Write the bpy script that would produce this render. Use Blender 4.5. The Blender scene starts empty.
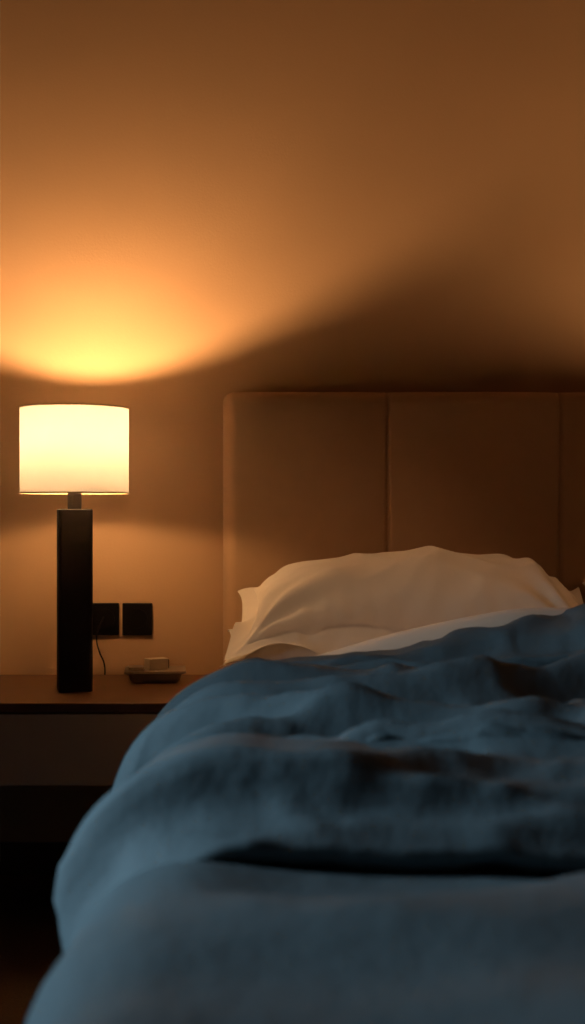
import bpy, bmesh, math, random
import numpy as np
from mathutils import Vector, noise, Matrix
rng=np.random.RandomState(7); random.seed(7)
scn=bpy.context.scene
col=scn.collection
scn.view_settings.view_transform='Standard'
# ------------------------------------------------------------------ materials
def mat(name, base, rough=0.8, bump=None, var=0.0, varscale=5, sheen=0.0, metallic=0.0, spec=0.5, emis=None):
    m=bpy.data.materials.new(name); m.use_nodes=True
    nt=m.node_tree; b=nt.nodes['Principled BSDF']
    b.inputs['Base Color'].default_value=(*base,1); b.inputs['Roughness'].default_value=rough
    b.inputs['Metallic'].default_value=metallic
    b.inputs['Specular IOR Level'].default_value=spec
    if sheen: b.inputs['Sheen Weight'].default_value=sheen
    tc=nt.nodes.new('ShaderNodeTexCoord')
    if var>0:
        n=nt.nodes.new('ShaderNodeTexNoise'); n.inputs['Scale'].default_value=varscale; n.inputs['Detail'].default_value=5
        nt.links.new(tc.outputs['Object'],n.inputs['Vector'])
        r=nt.nodes.new('ShaderNodeMix'); r.data_type='RGBA'
        r.inputs[6].default_value=(*[c*(1-var) for c in base],1); r.inputs[7].default_value=(*[min(1,c*(1+var)) for c in base],1)
        nt.links.new(n.outputs['Fac'],r.inputs[0]); nt.links.new(r.outputs[2],b.inputs['Base Color'])
    if bump:
        last=None
        for sc,st,di in bump:
            n=nt.nodes.new('ShaderNodeTexNoise'); n.inputs['Scale'].default_value=sc; n.inputs['Detail'].default_value=3
            nt.links.new(tc.outputs['Object'],n.inputs['Vector'])
            bp=nt.nodes.new('ShaderNodeBump'); bp.inputs['Strength'].default_value=st; bp.inputs['Distance'].default_value=di
            nt.links.new(n.outputs['Fac'],bp.inputs['Height'])
            if last: nt.links.new(last.outputs[0],bp.inputs['Normal'])
            last=bp
        nt.links.new(last.outputs[0],b.inputs['Normal'])
    return m
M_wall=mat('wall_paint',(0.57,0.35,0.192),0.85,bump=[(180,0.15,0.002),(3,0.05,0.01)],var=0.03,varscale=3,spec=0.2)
M_wall2=mat('wall_low_bounce',(0.16,0.105,0.065),0.85,bump=[(180,0.15,0.002)],spec=0.2)  # unseen walls, darkened to cut the bounced fill light
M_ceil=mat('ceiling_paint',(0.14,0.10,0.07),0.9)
M_carpet=mat('carpet',(0.13,0.07,0.04),1.0,bump=[(500,0.8,0.006)],var=0.5,varscale=250,spec=0.1)
M_head=mat('headboard_fabric',(0.49,0.30,0.165),0.85,bump=[(700,0.2,0.001),(9,0.15,0.01)],var=0.06,varscale=30,sheen=0.1,spec=0.2)
M_duvet=mat('duvet_cotton',(0.135,0.172,0.186),0.7,bump=[(900,0.15,0.0008),(26,0.22,0.012)],var=0.04,varscale=8,sheen=0.0,spec=0.3)
M_white=mat('white_cotton',(0.82,0.73,0.62),0.85,bump=[(900,0.12,0.0008),(22,0.12,0.01)],sheen=0.1,spec=0.2)
M_black=mat('lamp_black',(0.008,0.005,0.004),0.6,bump=[(150,0.1,0.001)],spec=0.12)
M_wood=mat('dark_wood',(0.11,0.047,0.023),0.42,bump=[(60,0.05,0.001)],var=0.3,varscale=12,spec=0.4)
M_drawer=mat('drawer_lacquer',(0.50,0.36,0.25),0.55,spec=0.3)
M_outlet=mat('outlet_black',(0.004,0.003,0.003),0.5,spec=0.08)
M_tray=mat('tray_ceramic',(0.26,0.18,0.12),0.4)
M_box=mat('box_paper',(0.62,0.48,0.33),0.6)
M_curt=mat('curtain_linen',(0.6,0.5,0.38),0.9)
M_metal=mat('brass',(0.35,0.25,0.13),0.35,metallic=1)
M_frame=mat('helper_paint',(0.6,0.58,0.55),0.5)

def emis(name,c,s):
    m=bpy.data.materials.new(name); m.use_nodes=True; nt=m.node_tree; nt.nodes.clear()
    e=nt.nodes.new('ShaderNodeEmission'); e.inputs[0].default_value=(*c,1); e.inputs[1].default_value=s
    o=nt.nodes.new('ShaderNodeOutputMaterial'); nt.links.new(e.outputs[0],o.inputs[0]); return m
def shade_mat():
    m=bpy.data.materials.new('lampshade_linen'); m.use_nodes=True; nt=m.node_tree; nt.nodes.clear()
    d=nt.nodes.new('ShaderNodeBsdfDiffuse'); d.inputs[0].default_value=(0.74,0.68,0.56,1)
    t=nt.nodes.new('ShaderNodeBsdfTranslucent'); t.inputs[0].default_value=(0.88,0.90,0.93,1)
    n=nt.nodes.new('ShaderNodeTexNoise'); n.inputs['Scale'].default_value=400
    tc=nt.nodes.new('ShaderNodeTexCoord'); nt.links.new(tc.outputs['Object'],n.inputs['Vector'])
    bp=nt.nodes.new('ShaderNodeBump'); bp.inputs['Strength'].default_value=0.1; bp.inputs['Distance'].default_value=0.001
    nt.links.new(n.outputs['Fac'],bp.inputs['Height'])
    nt.links.new(bp.outputs[0],d.inputs['Normal'])
    mx=nt.nodes.new('ShaderNodeMixShader'); mx.inputs[0].default_value=0.38
    nt.links.new(d.outputs[0],mx.inputs[1]); nt.links.new(t.outputs[0],mx.inputs[2])
    o=nt.nodes.new('ShaderNodeOutputMaterial'); nt.links.new(mx.outputs[0],o.inputs[0]); return m
M_shade=shade_mat()
WARM=(1.0,0.59,0.275)
M_bulb=emis('bulb_glow',WARM,3100)
M_bulb2=emis('bulb_glow_low',WARM,480)

# ------------------------------------------------------------------ helpers
def obj(name,me,m=None,parent=None,smooth=False):
    o=bpy.data.objects.new(name,me); col.objects.link(o)
    if m: me.materials.append(m)
    if parent: o.parent=parent
    if smooth:
        for p in me.polygons: p.use_smooth=True
    return o
def empty(name):
    o=bpy.data.objects.new(name,None); o.empty_display_size=0.05; col.objects.link(o); return o
def box(name,x0,x1,y0,y1,z0,z1,m,parent=None,bev=0.0,seg=3):
    bm=bmesh.new(); bmesh.ops.create_cube(bm,size=1)
    for v in bm.verts:
        v.co=Vector(((x0+x1)/2+v.co.x*(x1-x0),(y0+y1)/2+v.co.y*(y1-y0),(z0+z1)/2+v.co.z*(z1-z0)))
    if bev: bmesh.ops.bevel(bm,geom=list(bm.edges),offset=bev,segments=seg,profile=0.5,affect='EDGES')
    me=bpy.data.meshes.new(name); bm.to_mesh(me); bm.free()
    return obj(name,me,m,parent,smooth=False)
def lathe(name,prof,cx,cy,m,parent=None,n=64,closed=False,smooth=True):
    bm=bmesh.new(); rings=[]
    for r,z in prof:
        rings.append([bm.verts.new((cx+r*math.cos(2*math.pi*i/n),cy+r*math.sin(2*math.pi*i/n),z)) for i in range(n)])
    k=len(rings)
    for a in range(k if closed else k-1):
        A=rings[a];B=rings[(a+1)%k]
        for i in range(n): bm.faces.new((A[i],A[(i+1)%n],B[(i+1)%n],B[i]))
    if not closed:
        if prof[0][0]>1e-4: bm.faces.new(list(reversed(rings[0])))
        if prof[-1][0]>1e-4: bm.faces.new(rings[-1])
    bmesh.ops.recalc_face_normals(bm,faces=bm.faces)
    me=bpy.data.meshes.new(name); bm.to_mesh(me); bm.free()
    o=obj(name,me,m,parent,smooth=smooth)
    if smooth:
        try: me.set_sharp_from_angle(angle=math.radians(40))
        except Exception: pass
    return o
def rrect(name,cx,cy,levels,m,parent,rot=0,n=8):
    bm=bmesh.new(); rings=[]
    for w,d,r,z in levels:
        ring=[]
        for (sx,sy,a0) in ((1,1,0),(-1,1,90),(-1,-1,180),(1,-1,270)):
            for k in range(n+1):
                a=math.radians(a0+90*k/n)
                p=Vector((sx*(w/2-r)+r*math.cos(a),sy*(d/2-r)+r*math.sin(a),0)); p.rotate(Matrix.Rotation(rot,3,'Z'))
                ring.append(bm.verts.new((cx+p.x,cy+p.y,z)))
        rings.append(ring)
    for A_,B_ in zip(rings[:-1],rings[1:]):
        for i in range(len(A_)): bm.faces.new((A_[i],A_[(i+1)%len(A_)],B_[(i+1)%len(A_)],B_[i]))
    bm.faces.new(list(reversed(rings[0]))); bm.faces.new(rings[-1])
    bmesh.ops.recalc_face_normals(bm,faces=bm.faces)
    me=bpy.data.meshes.new(name); bm.to_mesh(me); bm.free()
    return obj(name,me,m,parent)
def tube(name,pts,r,m,parent=None,cyc=False):
    cu=bpy.data.curves.new(name,'CURVE'); cu.dimensions='3D'; cu.bevel_depth=r; cu.bevel_resolution=3
    s=cu.splines.new('NURBS'); s.points.add(len(pts)-1)
    for p,q in zip(s.points,pts): p.co=(*q,1)
    s.use_endpoint_u=True; s.order_u=3; s.use_cyclic_u=cyc
    o=bpy.data.objects.new(name,cu); col.objects.link(o); cu.materials.append(m)
    if parent:o.parent=parent
    return o
def gridmesh(name,P,m,parent=None,solid=0,sub=0):
    nx,ny=P.shape[:2]
    v=P.reshape(-1,3); f=[]
    for i in range(nx-1):
        for j in range(ny-1):
            f.append((i*ny+j,(i+1)*ny+j,(i+1)*ny+j+1,i*ny+j+1))
    me=bpy.data.meshes.new(name); me.from_pydata(v.tolist(),[],f); me.update()
    o=obj(name,me,m,parent,smooth=True)
    if solid:
        s=o.modifiers.new('solid','SOLIDIFY'); s.thickness=solid; s.offset=-1
    if sub:
        s=o.modifiers.new('sub','SUBSURF'); s.levels=sub; s.render_levels=sub
    return o

# ------------------------------------------------------------------ cloth solver (rest lengths measured from the start shape)
ln=lambda a:np.sqrt((a*a).sum(-1,keepdims=True))
def sim(P,gx,gy,steps,collide,iters=8,grav=-9.8,dt=1/50,kb=0.15,kb2=0.05,k2=5,damp=0.97,shear=0.5):
    P=P.astype(float).copy(); L,nx,ny,_=P.shape; V=np.zeros_like(P)
    RX=ln(P[:,1:]-P[:,:-1])*gx; RY=ln(P[:,:,1:]-P[:,:,:-1])*gy
    RD=[ln(P[:,1:,1:]-P[:,:-1,:-1])*(gx+gy)/2, ln(P[:,1:,:-1]-P[:,:-1,1:])*(gx+gy)/2]
    def rest(ax,k):
        R=RX if ax==0 else RY
        n=(nx if ax==0 else ny)-k
        out=0
        for q in range(k):
            out=out+(R[:,q:q+n] if ax==0 else R[:,:,q:q+n])
        return out
    def groups(n,k):
        i=np.arange(n-k); return [i[(i//k)%2==0],i[(i//k)%2==1]]
    G={}
    for ax,n in ((0,nx),(1,ny)):
        for k in (1,2,k2): G[(ax,k)]=(groups(n,k),rest(ax,k))
    def solve(ax,k,st,only_comp=False):
        gs,R=G[(ax,k)]
        for idx in gs:
            if len(idx)==0: continue
            if ax==0: A=P[:,idx];B=P[:,idx+k];r=R[:,idx]
            else: A=P[:,:,idx];B=P[:,:,idx+k];r=R[:,:,idx]
            d=B-A; l=ln(d)+1e-9
            c=(l-r)/l
            if only_comp: c=np.minimum(c,0)
            c=0.5*st*c*d
            if ax==0: P[:,idx]=A+c;P[:,idx+k]=B-c
            else: P[:,:,idx]=A+c;P[:,:,idx+k]=B-c
    def diag():
        for s in (0,1):
            for g in (0,1):
                i=np.arange(g,nx-1,2); r=RD[s][:,i]
                if s==0: A=P[:,i,:-1];B=P[:,i+1,1:]
                else: A=P[:,i,1:];B=P[:,i+1,:-1]
                d=B-A;l=ln(d)+1e-9;c=0.5*shear*(l-r)/l*d
                if s==0: P[:,i,:-1]=A+c;P[:,i+1,1:]=B-c
                else: P[:,i,1:]=A+c;P[:,i+1,:-1]=B-c
    for st in range(steps):
        V[...,2]+=grav*dt
        Q=P.copy(); P+=V*dt
        for it in range(iters):
            solve(0,1,1);solve(1,1,1);diag()
            solve(0,2,kb,True);solve(1,2,kb,True)
            if kb2>0: solve(0,k2,kb2,True);solve(1,k2,kb2,True)
            if it%2==1: collide(P,Q)
        V=(P-Q)/dt*damp
        sp=ln(V); V*=np.minimum(1,3.0/(sp+1e-9))
    return P

# room / bed constants
WY=2.79; HBY=2.70
BX0,BX1=-0.13,1.33; BY0,BY1=0.62,2.69; MT=0.495
def sstep(a,b,x):
    t=np.clip((x-a)/(b-a),0,1); return t*t*(3-2*t)
def box_collide(extra,rad,bump,fr=0.6,side=0.0):
    lo=np.array([BX0-side,BY0,-1.0]);hi=np.array([BX1+side,BY1+0.5,MT])
    def f(P,Q):
        X=P[...,0];Y=P[...,1]
        b=bump(X,Y)
        p=P.copy(); p[...,2]-=b
        il=lo+rad; ih=hi-rad
        c=np.clip(p,il,ih); d=p-c
        l=np.sqrt((d*d).sum(-1))
        R=rad+extra
        inside=(l<1e-6)
        pen=R-l
        hit=(pen>0)
        n=d/(l[...,None]+1e-9)
        n[inside]=(0,0,1); pen=np.where(inside,(ih[2]+R)-p[...,2],pen)
        pen=np.where(hit,pen,0)
        P+=n*pen[...,None]
        T=(P-Q); T=T-(T*n).sum(-1,keepdims=True)*n
        P-=np.where(hit[...,None],T*fr,0)
        z=P[...,2]; P[...,2]=np.maximum(z,0.012)
    return f
vn=np.vectorize(lambda x,y,z: noise.noise((float(x),float(y),float(z))))
def gnormals(P):
    N=np.cross(np.gradient(P,axis=0),np.gradient(P,axis=1)); return N/(ln(N)+1e-9)
def blur(D,k=1):
    for _ in range(k):
        Dp=np.pad(D,1,mode='edge'); D=(Dp[:-2,1:-1]+Dp[2:,1:-1]+Dp[1:-1,:-2]+Dp[1:-1,2:]+4*D)/8
    return D
def resample(P,f):
    nx,ny=P.shape[:2]
    xi=np.linspace(0,nx-1,(nx-1)*f+1); yi=np.linspace(0,ny-1,(ny-1)*f+1)
    def cr(A,t,ax):
        n=A.shape[ax]; i=np.minimum(t.astype(int),n-2); u=t-i
        g=lambda k: np.take(A,np.clip(i+k,0,n-1),axis=ax)
        sh=[1]*A.ndim; sh[ax]=-1; u=u.reshape(sh)
        a,b,c,d=g(-1),g(0),g(1),g(2)
        return 0.5*(2*b+(c-a)*u+(2*a-5*b+4*c-d)*u*u+(3*b-a-3*c+d)*u**3)
    return cr(cr(P,xi,0),yi,1)

# ---------------- lower duvet layer
def bumpA(X,Y): return (0.010*np.sin(7*X+2)*np.cos(6*Y)+0.014*np.exp(-((Y-0.85-0.1*X)/0.07)**2))*(1-sstep(0.95,1.08,Y))
h=0.022
xs=np.arange(BX0-0.44,BX1+0.44,h); ys=np.arange(BY0-0.36,2.0,h)
X,Y=np.meshgrid(xs,ys,indexing='ij')
Z=MT+0.09+0.05*vn(X*3.2,Y*4.5,1.3)+0.02*vn(X*9,Y*9,3.3)
P=np.stack([X,Y,Z],-1)[None]
A=sim(P,1.03,1.03,70,box_collide(0.02,0.07,bumpA,0.6,0.03),iters=6,kb=0.2,kb2=0.1,k2=4)[0]
DA=0.014*np.exp(-((Y-0.80+0.12*np.sin(3*X+1))/0.03)**2)*sstep(-0.6,-0.1,X)+0.026*vn(X*3+Y*2,Y*8-X,9.1)
rA=1-np.abs(vn(X*3-Y*3,Y*7+X*2,31))*2.4
DA=DA+0.017*np.clip(rA,0,1)**2
DA=DA*(1-sstep(0.96,1.08,Y))-0.010*sstep(1.00,1.12,Y)
DA=DA-0.022*(1-sstep(-0.30,-0.16,X))*sstep(0.85,1.0,Y)
A=A+gnormals(A)*DA[...,None]
# ---------------- folded-back upper layer
def ridge(Y,c,s): return np.exp(-((Y-c)/s)**2)
def roll(X,Y):
    return 0.078*sstep(-0.16,0.42,X)*ridge(Y,1.93,0.065)+0.012*ridge(Y,1.92,0.06)
def bumpB(X,Y): return roll(X,Y)+0.035*ridge(Y,1.12,0.06)+0.012*np.sin(9*Y+3*X)
h=0.0155
xs=np.arange(BX0-0.36,BX1+0.34,h); ts=np.arange(0,1.0001,h/1.06)
X,T=np.meshgrid(xs,ts,indexing='ij')
Y0=1.0+0.26*sstep(-0.12,-0.40,X)+0.02*np.sin(5*X)
Y=Y0+T*(2.05-Y0)
Zr=MT+0.075+0.016*vn(X*5+Y*3,Y*13-X*2,2.2)+0.012*vn(X*14,Y*14,6.1)+roll(X,Y)
P=np.stack([X,Y,Zr],-1)[None]
B=sim(P,1.03,1.05,60,box_collide(0.045,0.07,bumpB,0.6,-0.02),iters=8,kb=0.12,kb2=0.04,k2=4,damp=0.93)[0]
F=2
B=resample(B,F); X=resample(X[...,None],F)[...,0]; Y=resample(Y[...,None],F)[...,0]; T=resample(T[...,None],F)[...,0]
wob=0.050*vn(X*2.2,Y*1.3,11)+0.010*vn(X*6,Y*3,17)
side=np.clip(-0.10-X,0,1)
def fold(c,a,sf,sb,am,ph,fr,lo=0.25,x0=None,x1=None):
    t=Y+0.55*side-(c+a*X+wob)
    s=np.where(t<0,sf,sb)
    g=np.exp(-np.abs(t/s)**1.5)
    k=lo+(1-lo)*(0.5+0.5*np.sin(fr*X+ph))
    if x0 is not None: k=k*sstep(x0,x0+0.25,X)
    if x1 is not None: k=k*(1-sstep(x1-0.25,x1,X))
    return am*k*g
D=0
D=D+fold(1.82,0.05,0.020,0.045,0.040,0.3,3.0,lo=0.4)
D=D+fold(1.70,0.14,0.016,0.038,0.050,1.9,3.6,lo=0.3)
D=D+fold(1.62,-0.08,0.014,0.032,0.044,4.2,3.2,x0=-0.02)
D=D+fold(1.52,0.17,0.015,0.038,0.058,0.2,3.9,lo=0.2)
D=D+fold(1.43,-0.02,0.014,0.032,0.054,2.4,3.5,lo=0.3)
D=D+fold(1.34,0.13,0.014,0.032,0.048,5.0,4.4,lo=0.15)
D=D+fold(1.25,-0.07,0.014,0.036,0.052,1.2,3.9,lo=0.25)
D=D+fold(1.18,0.10,0.012,0.028,0.034,4.0,5.0,lo=0.1)
D=D+fold(1.10,0.03,0.026,0.045,0.042,2.6,4.0,lo=0.5)
for (px,py,ang,wd,am,le) in [(0.02,1.18,0.55,0.016,0.022,0.20),(-0.03,1.36,0.45,0.015,0.020,0.22),(0.28,1.19,-0.35,0.016,0.022,0.16),(0.38,1.45,0.35,0.015,0.020,0.2),(-0.20,1.3,0.5,0.018,0.034,0.25),(-0.22,1.55,0.35,0.018,0.034,0.3),(-0.18,1.75,0.3,0.016,0.028,0.25),(0.6,1.3,0.5,0.018,0.02,0.2),(0.12,1.6,0.25,0.012,0.018,0.2),(0.3,1.75,-0.2,0.012,0.020,0.2),(0.15,1.27,0.2,0.012,0.020,0.16),(0.42,1.14,0.25,0.014,0.022,0.14),(0.0,1.88,0.12,0.011,0.020,0.3),(0.35,1.85,-0.08,0.011,0.020,0.25),(0.1,1.48,-0.2,0.011,0.018,0.15),(0.33,1.33,0.15,0.011,0.018,0.15),(0.05,1.78,-0.15,0.010,0.016,0.2)]:
    u=(X-px)*math.cos(ang)+(Y-py)*math.sin(ang); v=-(X-px)*math.sin(ang)+(Y-py)*math.cos(ang)+0.015*np.sin(u*12+px*9)
    D=D+am*np.exp(-(v/wd)**2-(u/le)**2)
rn=1-np.abs(vn(X*3.2+2*Y,Y*13-2.5*X,21))*2.4
rn2=1-np.abs(vn(X*6-3*Y,Y*21+3*X,41))*2.4
rn3=1-np.abs(vn(X*11+5*Y,Y*24-6*X,61))*2.4
D=D+0.017*np.clip(rn,0,1)**2+0.010*np.clip(rn2,0,1)**2+0.005*np.clip(rn3,0,1)**2
D=blur(D,1)
edge=sstep(2.05,1.97,Y)
sideatt=0.28+0.72*sstep(-0.26,-0.08,X)
D=D*edge*sideatt
topw=sstep(-0.22,-0.10,X)
D=D*(1-0.6*np.exp(-T/0.022)*topw)-0.012*np.exp(-(T/0.020)**1.5)*topw
B=B+gnormals(B)*D[...,None]
# ---------------- sheet turned over the duvet edge
def bumpS(X,Y): return (0.028+0.115*sstep(-0.18,0.42,X))*ridge(Y,2.06,0.062)
h=0.018
xs=np.arange(BX0-0.30,BX1+0.3,h); ys=np.arange(1.90,2.21,h)
X,Y=np.meshgrid(xs,ys,indexing='ij'); Z=MT+0.04+0.025*vn(X*5,Y*9,7.3)+bumpS(X,Y)
S=sim(np.stack([X,Y,Z],-1)[None],1.03,1.04,50,box_collide(0.016,0.06,bumpS,0.6),iters=6,kb=0.1,kb2=0.0)

# ------------------------------------------------------------------ bed
bed=empty('bed')
mt=box('mattress',BX0,BX1,BY0,BY1,0.24,MT,M_white,bed,bev=0.05,seg=5)
for p in mt.data.polygons:p.use_smooth=True
box('bed_base',BX0+0.01,BX1-0.01,BY0+0.02,BY1,0.06,0.238,M_head,bed,bev=0.01)
for n_,(lx,ly) in enumerate([(BX0+0.08,BY0+0.1),(BX1-0.08,BY0+0.1),(BX0+0.08,BY1-0.1),(BX1-0.08,BY1-0.1)]):
    lathe('foot_%d'%(n_+1),[(0.02,0.0),(0.026,0.06)],lx,ly,M_black,bed,n=20)
HX0,HX1=-0.152,1.33; HZ0,HZ1=0.10,1.072
seams=[0.207,0.581,0.955]
def dense(a,b,step,cent):
    v=set(np.round(np.arange(a,b+1e-6,step),5)); v.add(round(b,5))
    for c in cent:
        for d in (-0.016,-0.011,-0.008,-0.005,-0.0025,0,0.0025,0.005,0.008,0.011,0.016):
            if a<=c+d<=b: v.add(round(c+d,5))
    for d in (0.001,0.003,0.006,0.01,0.015,0.021,0.028): v.add(round(a+d,5)); v.add(round(b-d,5))
    return np.array(sorted(v))
hx=dense(HX0,HX1,0.03,seams); hz=dense(HZ0,HZ1,0.03,[])
bm=bmesh.new(); R=0.030
rows=[]
edges=[HX0]+seams+[HX1]
for x in hx:
    row=[]
    for z in hz:
        dxm=min(x-HX0,HX1-x); dzm=HZ1-z
        def rnd(d): 
            d=max(0,min(R,d)); return R-math.sqrt(max(0,R*R-(R-d)**2))
        off=min(R,math.hypot(rnd(dxm),rnd(dzm)))
        for a,b in zip(edges[:-1],edges[1:]):
            if a<=x<=b: t=(x-a)/(b-a); crown=0.012*(1-(2*t-1)**4)
        s=sum(math.exp(-((x-c)/0.0035)**2) for c in seams)
        y=HBY+off-crown+0.006*s+0.003*noise.noise((x*5,z*5,0))
        xx,zz=x,z
        rc=0.022
        for cx,sg in ((HX0,1),(HX1,-1)):
            ddx=(x-cx)*sg
            if ddx<rc and dzm<rc:
                u=(rc-ddx)/rc; w=(rc-dzm)/rc
                uu=u*math.sqrt(1-w*w/2); ww=w*math.sqrt(1-u*u/2)
                xx=cx+sg*(rc-rc*uu); zz=HZ1-(rc-rc*ww)
        row.append(bm.verts.new((xx,y,zz)))
    rows.append(row)
nx,nz=len(hx),len(hz)
for i in range(nx-1):
    for j in range(nz-1):
        bm.faces.new((rows[i][j],rows[i+1][j],rows[i+1][j+1],rows[i][j+1]))
bound=[rows[i][0] for i in range(nx)]+[rows[-1][j] for j in range(1,nz)]+[rows[i][-1] for i in range(nx-2,-1,-1)]+[rows[0][j] for j in range(nz-2,0,-1)]
bk=[bm.verts.new((v.co.x,WY-0.003,v.co.z)) for v in bound]
for k in range(len(bound)):
    k2=(k+1)%len(bound); bm.faces.new((bound[k],bk[k],bk[k2],bound[k2]))
bm.faces.new(bk)
bmesh.ops.recalc_face_normals(bm,faces=bm.faces)
me=bpy.data.meshes.new('headboard'); bm.to_mesh(me); bm.free()
obj('headboard',me,M_head,bed,smooth=True)

duv=empty('duvet')
gridmesh('lower_layer',A,M_duvet,duv,solid=0.012,sub=1)
gridmesh('folded_layer',B,M_duvet,duv,solid=0.018,sub=0)
gridmesh('bed_sheet',S[0],M_white,None,solid=0.003,sub=1)

# ------------------------------------------------------------------ pillows (flanged cotton pillowcases)
def pillow(cx,cy,cz,w,d,tilt,rotz,seed,tu,tdn,below=None,m=4,crease=1.0,droop=0.0):
    h=0.009; nx=int(w/h)+1; ny=int(d/h)+1
    u=(np.arange(nx)-(nx-1)/2)*h; v=(np.arange(ny)-(ny-1)/2)*h
    U,V=np.meshgrid(u,v,indexing='ij')
    mg=np.zeros((nx,ny),bool); mg[:m+1]=True;mg[-m-1:]=True;mg[:,:m+1]=True;mg[:,-m-1:]=True
    iw=w/2-m*h; idp=d/2-m*h
    a=np.clip(np.abs(U)/iw,0,1); b=np.clip(np.abs(V)/idp,0,1)
    T=((1-a**2.8)*(1-b**2.4))**0.55
    eu=iw-np.abs(U); ev=idp-np.abs(V)
    ed=np.clip(np.minimum(eu,ev),0,1)
    al=np.where(eu<ev,V,U)
    puck=np.exp(-ed/0.03)*np.sin(al*2*math.pi/0.05+7*vn(U*6,V*6,seed))*0.0030*np.clip(ed/0.006,0,1)
    cr=0
    for sx in (-1,1):
        for sy in (-1,1):
            dx=U-sx*iw; dy=V-sy*idp; r=np.hypot(dx,dy); th=np.arctan2(np.abs(dy),np.abs(dx))
            cr=cr+np.exp(-(r/0.20)**2)*np.clip(r/0.04,0,1)*np.sin(th*10+7*vn(dx*4+sx,dy*4+sy,seed+1))*0.009
    rd=1-np.abs(vn(U*3.5+V*2,V*5-U,seed+4))*2.6
    rd2=1-np.abs(vn(U*6-V*4,V*7+U*3,seed+14))*2.8
    lump=0.018*vn(U*4.5,V*4.5,seed+7)+0.012*np.clip(rd,0,1)**2+0.008*np.clip(rd2,0,1)**2
    ins=np.where(mg,0,1.0)
    up=ins*(tu*T+crease*(puck+cr)+lump*T)
    dn=-ins*(tdn*T+0.5*puck)
    Ui=U*(1-0.055*(1-b**2)*a**2); Vi=V*(1-0.08*(1-a**2)*b**2)
    fl=np.clip(-np.minimum(iw-np.abs(U),idp-np.abs(V))/(m*h),0,1)
    wav=fl*(0.014*np.sin((U-V)*26+seed)+0.024*vn(U*9,V*9,seed+5)-0.008)
    dr=-droop*np.clip(-V/idp-0.2,0,1.2)**1.5
    loc=np.stack([np.stack([Ui,Vi,up+wav+dr],-1),np.stack([Ui,Vi,dn+wav+dr],-1)],0)
    Rm=np.array(Matrix.Rotation(rotz,3,'Z')@Matrix.Rotation(tilt,3,'X'))
    P=loc@Rm.T+np.array([cx,cy,cz])
    P[...,2]=np.maximum(P[...,2],MT+0.004+0.002*np.array([1,0]).reshape(2,1,1))
    if below is not None:
        bx,by,bz=[below[0,...,k] for k in range(3)]
        H={}
        for x_,y_,z_ in zip(bx.ravel(),by.ravel(),bz.ravel()):
            k=(int(x_/0.02),int(y_/0.02)); H[k]=max(H.get(k,0),z_)
        def hh(x_,y_): return H.get((int(x_/0.02),int(y_/0.02)),MT)+0.004
        hv=np.vectorize(hh)
        Hb=blur(hv(P[1,...,0],P[1,...,1]),3)
        P[1,...,2]=np.maximum(P[1,...,2],Hb)
        P[0,...,2]=np.maximum(P[0,...,2],Hb+0.001+0.01*ins*T)
        P[1][mg]=P[0][mg]
    ymax=P[...,1].max()
    if ymax>HBY-0.016: P[...,1]-=ymax-(HBY-0.016)
    vid=-np.ones((2,nx,ny),int); verts=[];
    for l in range(2):
        for i in range(nx):
            for j in range(ny):
                if l==1 and mg[i,j]: vid[1,i,j]=vid[0,i,j]
                else: vid[l,i,j]=len(verts); verts.append(tuple(P[l,i,j]))
    faces=[]
    for l in range(2):
        for i in range(nx-1):
            for j in range(ny-1):
                q=[vid[l,i,j],vid[l,i+1,j],vid[l,i+1,j+1],vid[l,i,j+1]]
                if l==1:
                    if mg[i,j] and mg[i+1,j] and mg[i+1,j+1] and mg[i,j+1]: continue
                    q.reverse()
                faces.append(q)
    me=bpy.data.meshes.new('pillow'); me.from_pydata(verts,[],faces); me.update()
    o=obj('pillow',me,M_white,None,smooth=True)
    s=o.modifiers.new('sub','SUBSURF'); s.levels=1; s.render_levels=1
    return P
p1=pillow(0.240,2.435,MT+0.055,0.755,0.48,0.03,0.02,3.3,0.078,0.055)
p2=pillow(0.240,2.440,MT+0.122,0.72,0.47,0.16,-0.015,8.1,0.106,0.06,below=p1,droop=0.020,crease=1.1)
p3=pillow(1.01,2.435,MT+0.055,0.70,0.48,0.03,-0.02,5.3,0.070,0.055)
p4=pillow(0.985,2.435,MT+0.125,0.72,0.49,0.17,0.02,4.1,0.11,0.06,below=p3,droop=0.03)

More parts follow.
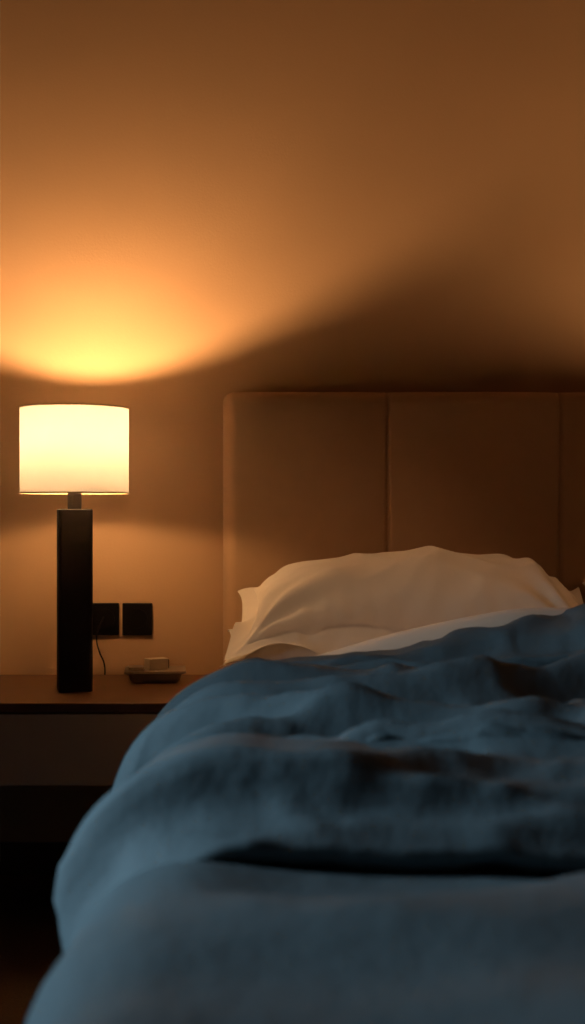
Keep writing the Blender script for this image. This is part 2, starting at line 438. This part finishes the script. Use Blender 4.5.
# ------------------------------------------------------------------ lamp
TZ=0.45; M_rim=mat('shade_trim',(0.5,0.36,0.18),0.7); sr=0.1085
def make_lamp(LX,LY,zb,mb_):
    lamp=empty('table_lamp')
    s=0.068
    rrect('column',LX,LY,[(s-0.002,s-0.002,0.006,TZ+0.001),(s,s,0.007,TZ+0.003),(s,s,0.007,0.814),(s-0.003,s-0.003,0.006,0.816)],M_black,lamp,rot=math.radians(14),n=5)
    lathe('neck',[(0.014,0.815),(0.014,0.858),(0.010,0.862)],LX,LY,M_black,lamp,n=32)
    z0,z1=0.848,1.019
    lathe('shade',[(sr,z0),(sr,z1),(sr-0.0015,z1),(sr-0.0015,z0)],LX,LY,M_shade,lamp,n=96,closed=True)
    for nm,z in (('rim_top',z1),('rim_bottom',z0)):
        lathe(nm,[(sr+0.0008,z-0.0013),(sr+0.0008,z+0.0013),(sr-0.0023,z+0.0013),(sr-0.0023,z-0.0013)],LX,LY,M_rim,lamp,n=96,closed=True)
    for k in range(3):
        a=math.radians(100+120*k)
        tube('spoke_%d'%(k+1),[(LX+0.012*math.cos(a),LY+0.012*math.sin(a),0.856),(LX+0.06*math.cos(a),LY+0.06*math.sin(a),0.856),(LX+(sr-0.002)*math.cos(a),LY+(sr-0.002)*math.sin(a),0.85)],0.0012,M_metal,lamp)
    def bulb(nm,z,r,m):
        lathe(nm,[(0.0001,z-r)]+[(r*math.sin(t),z-r*math.cos(t)) for t in np.linspace(0.3,2.84,9)]+[(0.0001,z+r)],LX,LY,m,lamp,n=20)
    lathe('socket',[(0.010,0.862),(0.010,0.872)],LX,LY,M_metal,lamp,n=20)
    bulb('bulb_low',0.885,0.012,M_bulb2)
    bulb('bulb_high',zb,0.014,mb_)
    lathe('bulb_light_block',[(0.004,zb-0.024),(0.012,zb-0.022),(0.028,zb-0.016),(0.028,zb-0.0145),(0.011,zb-0.0175),(0.004,zb-0.018)],LX,LY,M_frame,lamp,n=32)  # cup added to block the upper bulb's downward light
    tube('stem',[(LX,LY,0.897),(LX,LY,0.92),(LX,LY,zb-0.02)],0.003,M_metal,lamp)
    return lamp
make_lamp(-0.44,2.51,0.963,M_bulb)
make_lamp(1.52,2.51,0.996,emis('bulb_glow_2',WARM,5000))

# ------------------------------------------------------------------ nightstands
def make_ns(NX0,NX1):
    ns=empty('nightstand'); NY0,NY1=2.34,2.752
    box('top',NX0,NX1,NY0,NY1,TZ-0.018,TZ,M_wood,ns,bev=0.002)
    box('carcass',NX0+0.005,NX1-0.005,NY0+0.02,NY1-0.002,TZ-0.158,TZ-0.0185,M_wood,ns,bev=0.002)
    box('drawer_front',NX0+0.003,NX1-0.003,NY0+0.003,NY0+0.0195,TZ-0.156,TZ-0.021,M_drawer,ns,bev=0.0015)
    for i,(a,b) in enumerate([(NX0+0.03,NY0+0.05),(NX1-0.03,NY0+0.05),(NX0+0.03,NY1-0.04),(NX1-0.03,NY1-0.04)]):
        box('leg_%d'%(i+1),a-0.014,a+0.014,b-0.014,b+0.014,0,TZ-0.1585,M_black,ns,bev=0.002)
make_ns(-0.95,-0.187)
make_ns(1.40,2.1)
tr=empty('trinket_tray')
TX,TY=-0.292,2.645
rrect('dish',TX,TY,[(0.086,0.070,0.006,TZ+0.001),(0.104,0.084,0.007,TZ+0.008),(0.112,0.088,0.008,TZ+0.020),(0.108,0.084,0.007,TZ+0.020),(0.10,0.078,0.006,TZ+0.012),(0.094,0.074,0.006,TZ+0.010)],M_tray,tr,0.10)
rrect('lid',TX,TY,[(0.124,0.098,0.006,TZ+0.0205),(0.130,0.102,0.007,TZ+0.0225),(0.128,0.100,0.006,TZ+0.0265)],M_tray,tr,0.10)
mb=empty('matchbox')
rrect('sleeve',TX+0.003,TY-0.010,[(0.042,0.028,0.002,TZ+0.027),(0.043,0.029,0.002,TZ+0.028),(0.043,0.029,0.002,TZ+0.049),(0.042,0.028,0.002,TZ+0.050)],M_box,mb,0.55)
rrect('drawer',TX+0.007,TY-0.0075,[(0.042,0.024,0.002,TZ+0.029),(0.042,0.024,0.002,TZ+0.047)],M_tray,mb,0.55)
cards=empty('notepad')
rrect('pages',TX-0.040,TY-0.010,[(0.030,0.044,0.001,TZ+0.027),(0.030,0.044,0.001,TZ+0.031)],M_box,cards,0.2)
rrect('cover',TX-0.040,TY-0.010,[(0.032,0.046,0.001,TZ+0.0312),(0.032,0.046,0.001,TZ+0.0325)],M_tray,cards,0.2)

def outlet(cx,cz):
    e=empty('wall_outlet')
    box('plate',cx-0.033,cx+0.033,WY-0.009,WY-0.0005,cz-0.036,cz+0.036,M_outlet,e,bev=0.002)
    bm=bmesh.new(); n=32; zs=[]
    for r,y in ((0.024,WY-0.0092),(0.024,WY-0.0105),(0.021,WY-0.0105),(0.020,WY-0.0095),(0.0,WY-0.0095)):
        zs.append([bm.verts.new((cx+r*math.cos(2*math.pi*i/n),y,cz+r*math.sin(2*math.pi*i/n))) for i in range(n)] if r>0 else [bm.verts.new((cx,y,cz))])
    for a in range(3):
        for i in range(n): bm.faces.new((zs[a][i],zs[a][(i+1)%n],zs[a+1][(i+1)%n],zs[a+1][i]))
    for i in range(n): bm.faces.new((zs[3][i],zs[3][(i+1)%n],zs[4][0]))
    me=bpy.data.meshes.new('socket_ring'); bm.to_mesh(me); bm.free(); obj('socket_ring',me,M_outlet,e)
    return e
outlet(-0.422,0.570); outlet(-0.348,0.570)
tube('power_cord',[(-0.422,WY-0.012,0.575),(-0.424,WY-0.035,0.565),(-0.437,WY-0.034,0.535),(-0.430,WY-0.03,0.50),(-0.418,WY-0.014,0.47),(-0.420,WY-0.012,0.43),(-0.44,WY-0.012,0.30)],0.0017,M_black)

# ------------------------------------------------------------------ room
RX0,RX1,RY0,CZ=-1.7,2.9,-1.6,2.5
box('floor',RX0-0.1,RX1+0.1,RY0-0.1,WY+0.1,-0.1,0.0,M_carpet)
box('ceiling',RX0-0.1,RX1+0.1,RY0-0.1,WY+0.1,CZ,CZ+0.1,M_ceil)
box('wall_back',RX0-0.1,RX1+0.1,WY,WY+0.1,0.0,CZ,M_wall)
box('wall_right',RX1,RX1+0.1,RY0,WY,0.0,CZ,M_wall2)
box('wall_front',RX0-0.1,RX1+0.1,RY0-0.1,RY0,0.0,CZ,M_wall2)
wy0,wy1,wz0,wz1=-0.5,1.3,0.9,2.2
wl=empty('wall_left')
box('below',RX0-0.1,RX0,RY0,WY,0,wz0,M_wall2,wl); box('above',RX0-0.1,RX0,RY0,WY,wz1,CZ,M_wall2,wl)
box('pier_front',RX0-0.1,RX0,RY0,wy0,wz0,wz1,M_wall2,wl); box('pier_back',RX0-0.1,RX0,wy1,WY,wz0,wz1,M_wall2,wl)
wn=empty('added_window')  # unseen window, added to give the cool duvet fill an opening
for a,b,c,d in ((wy0,wy1,wz0,wz0+0.05),(wy0,wy1,wz1-0.05,wz1),(wy0,wy0+0.05,wz0,wz1),(wy1-0.05,wy1,wz0,wz1),((wy0+wy1)/2-0.02,(wy0+wy1)/2+0.02,wz0,wz1)):
    box('frame_bar',RX0-0.07,RX0-0.02,a,b,c,d,M_frame,wn,bev=0.004)
box('baseboard_back',RX0,RX1,WY-0.012,WY,0,0.07,M_wood,None,bev=0.002)
zz=np.linspace(0.03,2.4,20); N=60
Pc=np.zeros((N,20,3))
for i in range(N):
    for j in range(20):
        t=i/(N-1)
        Pc[i,j]=(-1.05+t*0.398, WY-0.019+0.008*math.sin(t*2*math.pi*7+0.3), zz[j])
gridmesh('curtain',Pc,M_curt,None,solid=0.001)

# ------------------------------------------------------------------ lights
ld=bpy.data.lights.new('cool_duvet_fill','AREA'); ld.shape='RECTANGLE'; ld.size=0.30; ld.size_y=0.40  # cool fill light added for the duvet, aimed in from the left
ld.energy=3.5; ld.color=(0.52,0.80,1.0); ld.spread=math.radians(60)
lo=bpy.data.objects.new('cool_duvet_fill',ld); col.objects.link(lo)
lo.location=(RX0-0.12,1.0,1.15)
dirv=Vector((0.10,1.15,0.45))-lo.location
lo.rotation_euler=dirv.to_track_quat('-Z','Y').to_euler()
dl=empty('added_pillow_fixture')  # unseen ceiling fixture, added to carry the warm pillow fill
DX,DY=-0.45,1.75
lathe('trim_ring',[(0.034,CZ-0.001),(0.048,CZ-0.001),(0.048,CZ-0.006),(0.034,CZ-0.004)],DX,DY,M_frame,dl,n=40,closed=True)
sl=bpy.data.lights.new('warm_pillow_fill','SPOT'); sl.energy=26; sl.color=(1,0.61,0.32); sl.spot_size=math.radians(28); sl.spot_blend=0.9; sl.shadow_soft_size=0.03  # spot added to brighten and warm the pillows
so=bpy.data.objects.new('warm_pillow_fill',sl); col.objects.link(so); so.parent=dl
so.location=(DX,DY,CZ-0.02); so.rotation_euler=(Vector((0.16,2.38,0.60))-so.location).to_track_quat('-Z','Y').to_euler()
w=bpy.data.worlds.new('world'); scn.world=w; w.use_nodes=True
w.node_tree.nodes['Background'].inputs[0].default_value=(0.1,0.2,0.35,1); w.node_tree.nodes['Background'].inputs[1].default_value=0.1

# ------------------------------------------------------------------ camera
cd=bpy.data.cameras.new('camera'); cam=bpy.data.objects.new('camera',cd); col.objects.link(cam)
cam.location=(0,0,0.81); cam.rotation_euler=(math.radians(90),0,0)
cd.sensor_width=36; cd.lens=1243/1024*36; cd.sensor_fit='AUTO'
cd.clip_start=0.02
cd.dof.use_dof=True; cd.dof.focus_distance=2.5; cd.dof.aperture_fstop=4.0
scn.camera=cam
